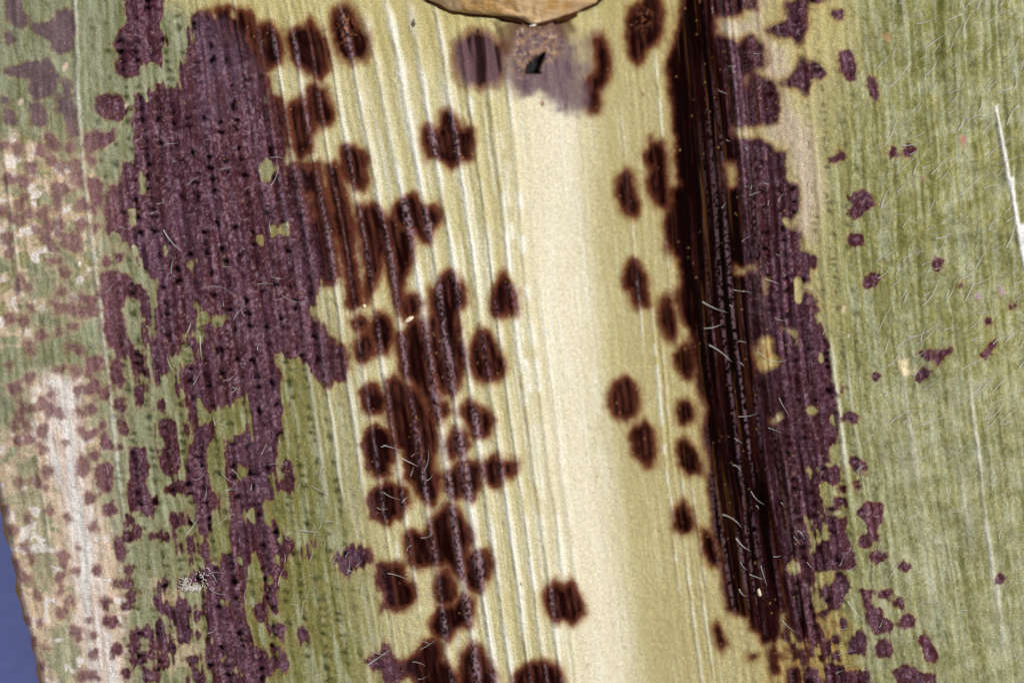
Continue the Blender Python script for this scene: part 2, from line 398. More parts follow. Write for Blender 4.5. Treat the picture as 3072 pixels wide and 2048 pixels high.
# --- veins
veins = []   # (s, width, height, whiteness, y0, y1)
for x, y, w, hgt, wh, y0, y1 in [
    (230, 223, 8, 4, .75, -500, 1640), (22, 560, 8, 4, .7, 440, 860), (120, 1450, 7, 3, .45, 1340, 1640),
    (640, 400, 6, 3, .12, -500, 900), (745, 300, 7, 4, .35, -500, 900), (790, 200, 8, 5, .55, 60, 1500), (840, 230, 8, 6, .6, 60, 1500),
    (905, 260, 9, 7, .75, 80, 1500), (950, 250, 7, 5, .4, 120, 1700), (1000, 210, 8, 6, .6, 60, 1800), (1062, 201, 10, 7, .9, 40, 2100),
    (1129, 187, 11, 8, 1, 40, 2100), (1201, 214, 12, 8, 1, 20, 2100), (1268, 223, 10, 7, .95, 30, 2100), (1339, 214, 9, 7, .9, 30, 2100),
    (1406, 268, 9, 7, .9, 120, 2100), (1469, 268, 11, 7, .8, 240, 2100), (1531, 680, 11, 6, .9, 260, 1500), (1567, 680, 11, 6, .9, 200, 1700),
    (1640, 1000, 7, 3, .4, 820, 1800), (1700, 1500, 7, 3, .4, 1350, 1720),
    (1880, 500, 4, 2, .3, 330, 620), (1902, 702, 4, 3, .6, 600, 1020), (1969, 1060, 5, 3, .75, 900, 1600), (1995, 1120, 4, 3, .4, 1020, 1400), (1980, 300, 5, 3, .7, 160, 420), (2004, 760, 4, 3, .5, 690, 880),
    (2026, 1660, 5, 3, .8, 1600, 1760), (2076, 1794, 5, 3, .6, 1700, 2060), (2052, 1460, 5, 3, .6, 1420, 1500), (2090, 1540, 5, 3, .6, 1480, 1760), (2120, 1860, 5, 3, .55, 1740, 2060),
    (2187, 112, 9, 7, .65, -500, 700), (2225, 300, 9, 6, .6, -500, 1100), (2140, 300, 7, 5, .2, -500, 1400), (2090, 400, 7, 5, .12, -500, 1700), (2290, 900, 8, 5, .4, 500, 1900), (2350, 900, 8, 5, .25, 500, 1900),
    (2497, 1100, 9, 4, .75, 1040, 1420), (2545, 1160, 7, 3, .5, 1040, 1600), (2720, 1250, 9, 3, .55, 1060, 1650), (2745, 1430, 8, 3, .5, 1300, 1800), (2870, 1300, 16, 3, .35, 1180, 1700), (2930, 1360, 9, 4, .85, 1180, 2010)]:
    veins.append((s_of(x, y), w, hgt, wh, y0, y1))
rid = np.zeros_like(X); white = np.zeros_like(X); vid = np.full(X.shape, -1, np.int16)
glint = .25 + .75 * sm(.28, .62, fbm(Sc / 40, Y / 150, 41))
spk = vn(X / 5, Y / 8, 123); groove_shade = np.zeros_like(X)
for i, (s0, w, hgt, wh, y0, y1) in enumerate(veins):
    groove_shade = np.maximum(groove_shade, np.exp(-((Sw - s0 + 2.3 * w) / (.8 * w)) ** 2) * wh * sm(y0 - 60, y0 + 60, Y) * sm(y1 + 60, y1 - 60, Y) * (w > 6))
    d = np.abs(Sw - s0)
    fade = sm(y0 - 60, y0 + 60, Y) * sm(y1 + 60, y1 - 60, Y)
    wloc = w * (0.68 + .5 * vn(Y / 70, Y * 0 + i, 43))
    g = np.exp(-(d / wloc) ** 2)
    rid = np.maximum(rid, g * hgt * (.3 + .7 * fade))
    dash = sm(.28, .60, vn(Y / (46 if w > 5.5 else 30), Y * 0 + 9.7 * i, 44)) if w < 5.5 or s0 > 1490 and s0 < 1800 else 1
    white = np.maximum(white, np.exp(-(d / (wloc * 1.05)) ** 2.4) * (.72 + .28 * spk) * wh * fade * (glint if w > 5.5 else 1) * dash)  # vein white, with specular glints painted in
    if wh >= .5:
        vid = np.where((d < w * 1.1) & (fade > .5) & (vid < 0), i, vid)
# fine parallel ribs of the blade
ribn = .5 + .5 * np.cos(Sw * (2 * math.pi / 24.0) + 3 * vn(Sc / 60, Y / 500, 47))
rib2 = .5 + .5 * np.cos(Sw * (2 * math.pi / 49.0) + 4 * vn(Sc / 150, Y / 700, 48))
blade = 1 - pale
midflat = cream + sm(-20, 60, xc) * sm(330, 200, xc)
Z += rid + (1.0 * ribn + 1.3 * rib2) * (1 - .75 * midflat)

# rows of small dark pits
Sp = Sw + 9 * (vn(X / 22, Y / 24, 118) - .5)
row = np.floor(Sp / 49.0); ph = Sp / 49.0 - row - .5
hx = hash2(row.astype(np.int64), row.astype(np.int64) * 0, 51)
tq = (Y + 60 * hx + 40 * vn(Y / 70, row * 3.1, 52) + 8 * (vn(X / 9, Y / 11, 119) - .5)) / (24 + 12 * hx)
tc = np.floor(tq); pt = tq - tc - .5
hh = hash2(row.astype(np.int64), tc.astype(np.int64), 53)
pit = np.exp(-(((ph * 49 + 18 * (hh - .5) + 9 * (vn(X / 8, Y / 9, 131) - .5)) / (7.5 + 6 * hash2(row.astype(np.int64), tc.astype(np.int64), 54))) ** 2 + (pt * 32 / (4.5 + 5.5 * hh)) ** 2) ** 1.1) * sm(.25, .75, hh) * (.45 + .75 * vn(X / 7, Y / 8, 130))
pitzone = sm(230, 330, X) * (1 - sm(-150, 60, X - pl)) + sm(2180, 2290, X) * sm(2620, 2480, X) * .9 + sm(2480, 2560, X) * sm(2900, 2600, X) * .25
pitzone = np.clip(pitzone, 0, 1)
pit *= pitzone
Z -= 4.0 * pit
Z += 1.6 * (vn(X / 6, Y / 7, 55) - .5) + 2.4 * (vn(X / 14, Y / 17, 56) - .5) * (1 - .6 * midflat)

# --- lesion field
fing = vn(Sc / 15, Y / 260, 61) - .5
Xw = X + 7 * (vn(X / 26, Y / 30, 62) - .5) + 5 * (vn(X / 11, Y / 12, 63) - .5)
Yw = Y + (22 * fing) * (.35 + .65 * pale) + 10 * (vn(X / 24, Y / 26, 64) - .5) + 5 * (vn(X / 10, Y / 12, 65) - .5)
D = np.full(X.shape, 400, np.float32)
DI = np.full(X.shape, 400, np.float32)      # isolated lesions only
lid = np.full(X.shape, -1, np.int16)
def window(P, m):
    P = np.asarray(P)
    j0, j1 = np.searchsorted(ys, [P[:, 1].min() - m - 20, P[:, 1].max() + m + 20])
    j0 = max(j0 - 1, 0); j1 = min(j1 + 1, NY)
    if j1 <= j0: return None
    i0 = max(min(np.searchsorted(X[j0], P[:, 0].min() - m - 12), np.searchsorted(X[j1 - 1], P[:, 0].min() - m - 12)) - 1, 0)
    i1 = min(max(np.searchsorted(X[j0], P[:, 0].max() + m + 12), np.searchsorted(X[j1 - 1], P[:, 0].max() + m + 12)) + 1, NX)
    if i1 <= i0: return None
    return slice(j0, j1), slice(i0, i1)
nles = 0
masses = []
for P in [pp(t) for t in MASS]:
    w = window(P, 45)
    d = sdf(P, Xw[w], Yw[w])
    m = d < D[w]
    D[w] = np.where(m, d, D[w]); lid[w] = np.where(m, nles, lid[w]); nles += 1
hd = np.full(X.shape, 400, np.float32)
for t in HOLE.split('\n'):
    P = pp(t); w = window(P, 30)
    hd[w] = np.minimum(hd[w], sdf(P, Xw[w], Yw[w]))
# little ragged openings inside the patches
rag = fbm(Sc / 11, Y / 60, 71, 3)
rgap = (rag - .665) * 260 - 400 * (1 - sm(-120, -20, D)) - 400 * sm(1900, 2000, X) * sm(2330, 2270, X - .09 * (Y - 900))
D = np.maximum(D, -hd)
D = np.maximum(D, np.where(D < -2, rgap, D))
shapes = [pp(t) for t in LES.split('\n')]
for P in shapes:
    w = window(P, 45)
    if w is None: continue
    d = sdf(P, Xw[w], Yw[w])
    m = d < D[w]
    D[w] = np.where(m, d, D[w]); lid[w] = np.where(m | ((d < 0) & (lid[w] < 2)), nles, lid[w])
    nles += 1
spots = []
for ln in SPOT.split('\n'):
    t = ln.split()[0]
    for wd in ln.split()[1:]:
        u, v, r = map(float, wd.split(','))
        if r > 0: spots.append((TILE[t][0] + u * TS, TILE[t][1] + v * TS, r * TS * 1.12))
rr = random.Random(RSPOT_SEED)
tries = 0
while len(spots) < 205 and tries < 4000:
    tries += 1
    y = rr.uniform(250, 2040); x = rr.uniform(edge(y) + 12, 330 + (y - 700) * .09)
    if y < 420 and rr.random() < .7: continue
    r = rr.uniform(6, 14)
    if all((x - a) ** 2 + (y - b) ** 2 > (r + c + 7) ** 2 for a, b, c in spots):
        spots.append((x, y, r))
for k, (x, y, r) in enumerate(spots):
    P = [(x - r, y - r), (x + r, y + r)]
    w = window(P, 30)
    an = np.arctan2(Yw[w] - y, Xw[w] - x)
    d = np.sqrt((Xw[w] - x) ** 2 + ((Yw[w] - y) * .92) ** 2) - r * (1 + .16 * np.sin(3 * an + k) + .1 * np.sin(5 * an + 2.3 * k))
    m = d < D[w]
    D[w] = np.where(m, d, D[w]); lid[w] = np.where(m, nles, lid[w]); nles += 1

D = np.clip(D, -200, 60)
D = blur(blur(D, 2), 2) - 4.0 - 5.0 * pale * sm(1750, 1600, X) - 2 * pale
D += (28 * (fbm(Sc / 9, Y / 110, 68, 2) - .5) + 26 * (fbm(Sc / 24, Y / 90, 69, 3) - .5)) * (1 - sm(.2, .7, pale)) * sm(330, 480, X) * (1 - .7 * sm(2420, 2520, X))
D += (9 * (vn(X / 13, Y / 15, 66) - .5) + 6 * (vn(X / 6, Y / 7, 67) - .5)) * (1 - .45 * pale)
lid[D > 0] = -1
soft = 4.0 + 6.0 * pale + 11 * sm(420, 250, Y) * sm(980, 1040, X) * sm(1730, 1690, X) + 3.5 * sm(420, 280, X)
les = sm(1, -1, D / soft)
core = sm(-3, -24, D)

# --- necrotic tan tissue (left flank) and other local stains
def field(txt, soft_, m=60, wx=None, wy=None):
    P = pp(txt); f = np.zeros_like(X); w = window(P, m + soft_)
    f[w] = sm(soft_, -soft_, sdf(P, (X + 22 * (fbm(X / 40, Y / 55, 81) - .5) * 2)[w], (Y + 30 * (fbm(X / 60, Y / 50, 82) - .5) * 2)[w]))
    return f
strip = field('E 290,1010 490,990 500,1200 540,1568 I 560,250 625,500 650,800 720,1100 745,1250 770,1400 790,1568 810,1800 600,1800 600,1568 570,1200 515,900 480,600 450,330 340,200 320,0 E 320,1568 300,1300 330,1150', 16)
bott = field('I 0,0 -200,0 -200,1700 860,1700 840,1500 850,1200 870,1000 830,850 760,640 700,420 640,260 640,100 700,0 E 560,1240 560,1040 380,960 230,1040 200,1300 100,1400 0,1400', 30)
uppr = field('A 40,930 200,880 420,1020 520,1000 540,1200 600,1400 640,1568 E 640,300 560,460 420,400 200,600 250,850 100,900 0,800 -60,800 -60,0 A -60,1300 0,1100', 40)
gr1 = field('I 100,50 280,100 300,400 350,600 380,850 300,950 200,800 150,600 90,300', 26)
gr2 = field('I 330,1250 450,1150 560,1250 560,1450 480,1640 400,1640 330,1400', 26)
gr3 = field('E 200,400 500,180 600,250 590,420 430,440 200,460', 24)
gr4 = field('E 0,860 200,780 480,700 640,720 640,860 340,930 150,980 0,1020 -100,1020', 22)
low = field('I 1000,850 1250,930 1280,1100 1180,1160 1050,1050 1000,1000', 18) * .6 + field('I 1000,1280 1350,1180 1350,1400 1250,1480 1030,1500', 26) * .5
rt = field('L 100,1250 300,1300 420,1050 560,1100 640,1200 560,1330 700,1450 400,1700 50,1700', 40) * .8 + field('L 390,820 520,810 520,900 400,930', 16) * .6 + field('H 0,740 130,720 200,890 100,990 -20,950', 12) * .9
blot = fbm(X / 34, Y / 30, 83, 4)
tan = np.clip(np.maximum(bott * sm(.24, .44, blot), uppr * sm(.40, .58, blot + .5 * (fbm(X / 110, Y / 17, 132, 2) - .5)) * .95), 0, 1)
tan *= (1 - .65 * gr1) * (1 - .85 * gr2) * (1 - .7 * gr3) * (1 - .75 * gr4)
tan = np.maximum(tan, low * sm(.38, .56, blot))
tan = np.maximum(tan, strip)
halo = sm(24, 0, D) * sm(480, 260, X) * sm(330, 480, Y) * .35
tan = np.maximum(tan, halo * (1 - gr4))
whitep = sm(.60, .70, blot) * np.maximum(uppr, bott) * (1 - gr4)       # bleached flecks
ochre = np.maximum(rt, sm(.45, .7, fbm(X / 50, Y / 40, 85)) * np.maximum(uppr, low) * .55)

# pale, pinkish dry band beside the upper right patch
pink = field('C 1650,-200 1800,0 D 60,0 40,120 100,300 240,460 120,560 200,700 340,900 420,1200 380,1568 240,1568 280,1300 200,1000 60,900 60,820 160,720 0,400 C 1780,250 1480,240 1460,130 1700,120', 34)
dead = np.clip(sm(6, -6, sdf(pp('X 2977,322 2984,320 2998,400 3012,460 3022,533 3031,536 3040,600 3052,675 3078,668 3140,700 3150,980 3098,900 3072,840 3056,770 3042,690 3031,620 3022,570 3012,545 3004,480 2990,400'), X + 3 * (vn(X / 9, Y / 12, 86) - .5), Y)), 0, 1) if True else 0
Z += 7 * dead

# bruise under the bud
bru = field('C 30,340 100,210 220,150 340,150 460,250 510,300 530,400 570,500 595,540 590,700 540,740 430,730 350,680 270,640 150,630 90,520 50,430', 17)
bru2 = field('B 1400,260 1560,200 1760,240 1792,180 C 100,160 430,160 640,200 720,330 700,560 600,720 420,720 250,640 100,620 B 1720,560 1500,560 1420,480', 34)
brt = field('C 60,330 100,220 220,150 330,160 420,250 400,320 300,420 200,470 110,500 70,430', 18)
brd = field('C -60,110 60,140 200,160 330,150 420,110 500,80 500,150 460,200 430,250 340,185 220,180 110,220 60,330 20,340 0,240', 10)
hole = field('C 150,470 170,400 240,390 300,340 310,360 285,440 290,470 220,480', 4)
pm1 = field('H 960,890 1020,890 1035,1010 990,1030 965,960', 9)
def dot(x, y, r, so=5):
    j0, j1 = np.searchsorted(ys, [y - r - 60, y + r + 60]); f = np.zeros_like(X); w = slice(j0, j1)
    f[w] = sm(so, -so, np.sqrt((1.4 * (Xw[w] - x)) ** 2 + (Yw[w] - y) ** 2) - r + 9 * (vn(X[w] / 8, Y[w] / 8, 124) - .5) * (r > 6))
    return f

# ------------------------------------------------------------------ pigment
def mix(c, col, m):
    return c + (np.asarray(col, np.float32) - c) * m[..., None]
n1 = fbm(Sc / 14, Y / 90, 91, 3); n2 = fbm(X / 120, Y / 160, 92, 3); n3 = vn(X / 5.5, Y / 6.5, 93); n4 = fbm(Sc / 7, Y / 26, 94, 2)
C = np.zeros(X.shape + (3,), np.float32)
gleft = lin(158, 159, 126); gright = lin(156, 150, 92)
C[:] = gleft
C = mix(C, lin(140, 132, 76), sm(330, 800, X) * sm(100, 900, Y))
C = mix(C, gright, sm(1600, 2500, X))
C = mix(C, lin(120, 120, 62), sm(.45, .75, n2) * .35 * blade)
C = mix(C, lin(186, 192, 160), sm(.5, .8, n1) * .55 * blade)                 # pale fibre streaks
C = mix(C, lin(104, 108, 48), sm(.48, .25, n1) * .45 * blade)
C = mix(C, lin(182, 188, 158), sm(.5, .8, fbm(X / 70, Y / 90, 95)) * .22 * sm(2480, 2750, X))   # waxy bloom, its whitish sheen painted in
C = mix(C, lin(176, 176, 142), sm(2450, 2650, X) * sm(850, 1500, Y) * .3)
wx2 = Sc + 14 * (vn(X / 40, Y / 60, 116) - .5)
mott = fbm(wx2 / 8, Y / 190, 113, 3) * .62 + fbm(X / 6, Y / 8, 114, 2) * .38
rz = .55 + .45 * sm(1500, 2600, X)
C = mix(C, lin(200, 200, 168), sm(.52, .72, mott) * .55 * blade * rz)
C = mix(C, lin(90, 90, 40), sm(.48, .28, mott) * .55 * blade * rz)
crum = fbm((X - Y * .45) / 80, (Y + X * .45) / 32, 117, 3)
C = mix(C, lin(186, 188, 164), sm(.5, .75, crum) * .22 * sm(2500, 2800, X))
C = mix(C, lin(96, 98, 42), sm(.48, .3, crum) * .25 * sm(2500, 2800, X))
yel = lin(212, 202, 154)
C = mix(C, yel, pale)
C = mix(C, lin(190, 172, 94), pale * sm(330, 30, Y) * .5)
C = mix(C, lin(214, 200, 148), pale * sm(.42, .75, n1) * .55 * (1 - sm(0, 60, xc)))
C = mix(C, lin(184, 166, 102), pale * sm(.52, .3, n1) * .28)
C = mix(C, lin(204, 186, 126), pale * sm(-60, 120, xc) * .6)
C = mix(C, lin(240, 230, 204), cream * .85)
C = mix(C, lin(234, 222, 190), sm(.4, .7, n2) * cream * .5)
C = mix(C, lin(214, 192, 172), pink * .85)
C = mix(C, lin(176, 146, 104), pink * sm(.45, .75, fbm(Sc / 20, Y / 200, 97)) * .6 * sm(250, 500, Y))
C = mix(C, lin(62, 68, 28), np.clip(pit * 1.2, 0, 1) * .85 * blade)
fine = sm(.54, .70, fbm(Sw / 6.5, Y / 420, 133, 2)) * sm(.3, .6, vn(Sc / 30, Y / 130, 134))
C = mix(C, lin(246, 242, 222), fine * pale * .6 * (1 - sm(-40, 60, xc)) * sm(140, 300, Y))
C = mix(C, lin(226, 216, 170), fine * pale * .5 * sm(-40, 60, xc))
C = mix(C, lin(166, 148, 84), groove_shade * .35 * pale * (1 - white))  # shadow line beside each vein, painted into the colour
C = mix(C, lin(250, 248, 238), white * .9 * (1 - .4 * blade))
# necrosis
C = mix(C, lin(190, 158, 78), np.clip(ochre, 0, 1) * .6)
C = mix(C, lin(150, 92, 36), np.clip(rt, 0, 1) * .7 * sm(.45, .6, fbm(X / 18, Y / 26, 98)) * .85)
C = mix(C, lin(238, 210, 182), tan * .88)
C = mix(C, lin(205, 172, 124), tan * sm(.45, .7, n1) * .4)
C = mix(C, lin(242, 216, 196), field('E 200,1010 540,990 560,1300 I 580,100 700,520 760,800 850,1250 860,1700 560,1700 450,700 300,250', 40) * .6)
C = mix(C, lin(255, 244, 238), np.clip(np.maximum(strip * (.75 + .25 * n3), whitep * .8), 0, 1))
C = mix(C, lin(214, 184, 160), strip * sm(.48, .75, fbm(Sc / 10, Y / 120, 99)) * .7)
# lesions
dark = lin(30, 8, 8); bro = lin(92, 50, 40); rim_c = lin(122, 68, 44)
pur = lin(124, 82, 94); purl = lin(164, 130, 146); purd = lin(72, 36, 42)
Lb = mix(np.broadcast_to(bro.astype(np.float32), C.shape).copy(), dark, sm(.55, .3, n4) * core * .6)
Lb = mix(Lb, dark, core * sm(.5, .34, fbm(Sc / 20, Y / 160, 101)) * .8)
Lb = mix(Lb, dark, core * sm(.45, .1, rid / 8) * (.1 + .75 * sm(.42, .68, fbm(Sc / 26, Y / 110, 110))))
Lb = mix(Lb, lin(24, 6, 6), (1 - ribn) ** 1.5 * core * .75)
Lb = mix(Lb, rim_c, (1 - core) * .55)
Lb = mix(Lb, lin(168, 138, 146), np.clip(white * 1.2, 0, 1) ** 1.5 * sm(.25, .7, n3) * .85)
Lb = mix(Lb, lin(128, 98, 112), sm(.3, .8, rid / 8) * sm(.45, .9, n3) * .6)  # sparkle of the ridges painted as mauve speckle
Lp = mix(np.broadcast_to(pur.astype(np.float32), C.shape).copy(), purl, sm(.5, .9, n3) * .65)
Lp = mix(Lp, purd, sm(.5, .2, n3) * .55)
Lp = mix(Lp, lin(92, 50, 44), sm(.5, .7, fbm(Sc / 14, Y / 300, 102)) * .7)
Lp = mix(Lp, lin(104, 76, 94), sm(.52, .72, fbm(Sc / 12, Y / 240, 111)) * .5)
Lp = mix(Lp, lin(48, 20, 26), sm(.48, .3, fbm(Sc / 10, Y / 70, 112)) * .55)
Lp = mix(Lp, lin(112, 84, 102), sm(.48, .75, fbm(X / 150, Y / 170, 103)) * .35)
cell = vn(X / 4.2, Y / 4.8, 125) * .6 + vn(X / 11, Y / 12, 126) * .4
Lp = mix(Lp, lin(182, 152, 168), sm(.58, .85, cell) * .6)
Lp = mix(Lp, lin(34, 11, 16), sm(.42, .18, cell) * .55)
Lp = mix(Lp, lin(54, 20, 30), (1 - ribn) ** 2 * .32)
Lp = mix(Lp, lin(60, 24, 34), sm(.52, .36, fbm(Sc / 13, Y / 420, 127, 2)) * .45)
Lp = mix(Lp, lin(92, 44, 46), sm(-14, -2, D) * .45)
Lp = mix(Lp, lin(138, 116, 138), sm(420, 60, Y) * sm(540, 640, X) * sm(830, 740, X) * (.1 + .4 * n1))  # lavender sheen of reflected light, painted over the left patch's top
Lp = mix(Lp, lin(48, 22, 30), sm(.25, .0, np.abs(ph)) * sm(.35, .65, vn(Sp / 49, Y / 40, 120)) * pitzone * .5)
Lp = mix(Lp, lin(8, 2, 5), np.clip(pit * 1.4, 0, 1) * .97)
Lp = mix(Lp, lin(136, 108, 128), white * sm(.2, .7, n3) * .7)
st1 = fbm(Sc / 13, Y / 340, 121, 3)
rdark = sm(1950, 2060, X) * sm(2340, 2190, X - .10 * (Y - 900) + 320 * (st1 - .5))
mixb = np.clip(sm(.15, .85, pale) * (1 - sm(2150, 2280, X - .09 * (Y - 900))) + rdark, 0, 1)
Lc = Lp + (Lb - Lp) * mixb[..., None]
Lc = mix(Lc, lin(44, 16, 16), rdark * core * .6)
Lc = mix(Lc, lin(16, 3, 4), rdark * core * sm(.74, .46, fbm(Sc / 9, Y / 260, 104)) * .95)
Lc = mix(Lc, lin(124, 96, 104), rdark * sm(.58, .70, fbm(Sc / 11, Y / 420, 122, 2)) * sm(.25, .6, n3) * sm(2080, 2180, X) * .7)
Lc = mix(Lc, lin(120, 78, 42), rdark * sm(.62, .78, fbm(Sc / 8, Y / 300, 105)) * .4)
# tan-speckled sores
for x, y, r, k in ((1036, 80, 26, .7), (1935, 50, 34, .45), (1035, 105, 16, .5)):
    Lc = mix(Lc, lin(176, 112, 78), dot(x, y, r, 26) * sm(.4, .75, n3) * k)
Lc = mix(Lc, lin(156, 112, 114), sm(420, 260, X) * sm(250, 480, Y) * (.3 + .6 * n3))
Lc = mix(Lc, lin(122, 96, 116), sm(330, 220, X) * sm(480, 300, Y) * .45)
C = mix(C, lin(168, 122, 66), sm(20, 2, D) * pale * .5)
Lc = mix(Lc, lin(116, 88, 92), sm(1340, 1380, X) * sm(1600, 1540, X) * sm(290, 240, Y) * np.clip(.1 + .75 * sm(.40, .62, fbm(Sc / 13, Y / 240, 135, 2)) + .5 * sm(.2, .6, rid / 7), 0, .9))
Lc = mix(Lc, lin(46, 18, 22), sm(2230, 2300, X) * sm(2560, 2420, X - .09 * (Y - 900)) * sm(.58, .40, fbm(Sc / 15, Y / 380, 136, 2)) * .6)
faint = sm(420, 250, X) * sm(300, 500, Y) * (lid < 0)
C = mix(C, lin(170, 120, 70), sm(10, 2, np.abs(D)) * .2 * (1 - sm(.2, .6, pale)))
C = C + (Lc - C) * (les * (1 - .16 * sm(330, 200, X)))[..., None]
C = mix(C, lin(196, 146, 96), sm(.993, .999, hash2((X / 5).astype(np.int64), (Y / 6).astype(np.int64), 106)) * les * .45)
# bruise
C = mix(C, lin(122, 94, 100), bru2 * (.35 + .5 * sm(.35, .7, fbm(Sc / 20, Y / 80, 128))) * (1 - les) * (1 - .5 * white))
C = mix(C, lin(112, 88, 94), bru * (.7 + .35 * n2) * (1 - .4 * white))
C = mix(C, lin(92, 62, 78), bru * sm(.45, .7, fbm(Sc / 16, Y / 50, 107)) * .75)
C = mix(C, lin(160, 126, 98), brt * sm(.3, .65, fbm(X / 10, Y / 10, 115)) * .8)
C = mix(C, lin(214, 186, 160), brt * sm(.62, .8, fbm(X / 8, Y / 8, 137)) * .7)
C = mix(C, lin(84, 60, 60), brt * sm(.42, .25, fbm(X / 12, Y / 14, 138)) * .7)
C = mix(C, lin(92, 54, 28), brd * .8)
C = mix(C, lin(14, 10, 12), hole)
Z -= 26 * hole; Z += 10 * brt * (fbm(X / 22, Y / 22, 108) - .2)
for x, y, r, so, col in ((1240, 78, 9, 5, (72, 60, 34)), (1627, 296, 7, 7, (130, 84, 40)), (1932, 270, 5, 3, (120, 84, 30)), (1564, 1756, 4, 3, (110, 80, 40)),
                         (1792, 1428, 4, 4, (186, 120, 90)), (1765, 2000, 4, 5, (150, 130, 80)), (1431, 98, 6, 4, (52, 30, 30)), (1490, 90, 6, 6, (110, 80, 60)),
                         (2655, 116, 12, 9, (196, 150, 112)), (2884, 425, 14, 8, (190, 140, 120)), (2928, 890, 12, 8, (190, 160, 165)), (2997, 876, 13, 8, (206, 176, 180)),
                         (2545, 1010, 8, 6, (210, 190, 170)), (2526, 930, 9, 6, (215, 190, 160)), (2765, 533, 8, 7, (170, 120, 110)), (380, 318, 9, 5, (240, 215, 180)),
                         (196, 196, 9, 6, (240, 212, 190)), (60, 308, 10, 7, (240, 212, 190)), (278, 520, 8, 6, (236, 206, 170)), (1700, 1240, 0, 6, (220, 170, 120))):
    C = mix(C, lin(*col), dot(x, y, r, so))
C = mix(C, lin(244, 224, 180), pm1)
C = mix(C, lin(250, 246, 240), dead)
C = mix(C, lin(120, 92, 80), sm(10, 4, np.abs(X - (3008 + (Y - 470) * .17))) * sm(400, 440, Y) * sm(545, 520, Y) * .0)
# brown dry leaf margin
em = X - edge(Y)
C = mix(C, lin(150, 108, 52), sm(16, 2, em + 6 * (vn(Y / 20, Y * 0, 109) - .5)) * .85)
C = np.clip(C * 0.95, 0.002, 0.88)
wet = np.clip(white * (1 - .6 * les) + .3 * (1 - les), 0, 1).astype(np.float32)

# roll the surface down at the leaf margin
Z -= 30 * sm(26, 0, em) ** 2
Zf = Z

# ------------------------------------------------------------------ material
def new_mat(name):
    m = bpy.data.materials.new(name); m.use_nodes = True
    nt = m.node_tree
    return m, nt, nt.nodes['Principled BSDF']
def leaf_material():
    m, nt, b = new_mat('leaf_tissue')
    N = nt.nodes; L = nt.links
    col = N.new('ShaderNodeAttribute'); col.attribute_name = 'pigment'
    wt = N.new('ShaderNodeAttribute'); wt.attribute_name = 'gloss'
    tc = N.new('ShaderNodeTexCoord')
    no = N.new('ShaderNodeTexNoise'); no.inputs['Scale'].default_value = 330; no.inputs['Detail'].default_value = 3; no.inputs['Roughness'].default_value = .7
    L.new(tc.outputs['Object'], no.inputs['Vector'])
    mr = N.new('ShaderNodeMapRange'); mr.inputs['From Min'].default_value = .3; mr.inputs['From Max'].default_value = .7
    mr.inputs['To Min'].default_value = .55; mr.inputs['To Max'].default_value = 1.38
    L.new(no.outputs['Fac'], mr.inputs['Value'])
    mul = N.new('ShaderNodeVectorMath'); mul.operation = 'SCALE'
    L.new(col.outputs['Color'], mul.inputs[0]); L.new(mr.outputs['Result'], mul.inputs['Scale'])
    no2 = N.new('ShaderNodeTexNoise'); no2.inputs['Scale'].default_value = 260; no2.inputs['Detail'].default_value = 2
    L.new(tc.outputs['Object'], no2.inputs['Vector'])
    hs = N.new('ShaderNodeMix'); hs.data_type = 'RGBA'; hs.blend_type = 'OVERLAY'; hs.inputs[0].default_value = .22
    L.new(mul.outputs[0], hs.inputs[6]); L.new(no2.outputs['Color'], hs.inputs[7])
    L.new(hs.outputs[2], b.inputs['Base Color'])
    rg = N.new('ShaderNodeMapRange'); rg.inputs['To Min'].default_value = .56; rg.inputs['To Max'].default_value = .34
    L.new(wt.outputs['Fac'], rg.inputs['Value']); L.new(rg.outputs['Result'], b.inputs['Roughness'])
    sp = N.new('ShaderNodeMapRange'); sp.inputs['To Min'].default_value = .0; sp.inputs['To Max'].default_value = .5
    L.new(wt.outputs['Fac'], sp.inputs['Value']); L.new(sp.outputs['Result'], b.inputs['Specular IOR Level'])
    bp = N.new('ShaderNodeBump'); bp.inputs['Strength'].default_value = .35; bp.inputs['Distance'].default_value = .004
    L.new(no.outputs['Fac'], bp.inputs['Height']); L.new(bp.outputs['Normal'], b.inputs['Normal'])
    return m
MLEAF = leaf_material()

def plain_mat(name, c1, c2, scale, rough, bump=.3, dist=.01, spec=.3):
    m, nt, b = new_mat(name); N = nt.nodes; L = nt.links
    tc = N.new('ShaderNodeTexCoord'); no = N.new('ShaderNodeTexNoise'); no.inputs['Scale'].default_value = scale
    no.inputs['Detail'].default_value = 5; no.inputs['Roughness'].default_value = .65
    L.new(tc.outputs['Object'], no.inputs['Vector'])
    r = N.new('ShaderNodeValToRGB'); r.color_ramp.elements[0].position = .32; r.color_ramp.elements[1].position = .68
    r.color_ramp.elements[0].color = (*c1, 1); r.color_ramp.elements[1].color = (*c2, 1)
    L.new(no.outputs['Fac'], r.inputs['Fac']); L.new(r.outputs['Color'], b.inputs['Base Color'])
    b.inputs['Roughness'].default_value = rough; b.inputs['Specular IOR Level'].default_value = spec
    if bump:
        bp = N.new('ShaderNodeBump'); bp.inputs['Strength'].default_value = bump; bp.inputs['Distance'].default_value = dist
        L.new(no.outputs['Fac'], bp.inputs['Height']); L.new(bp.outputs['Normal'], b.inputs['Normal'])
    return m

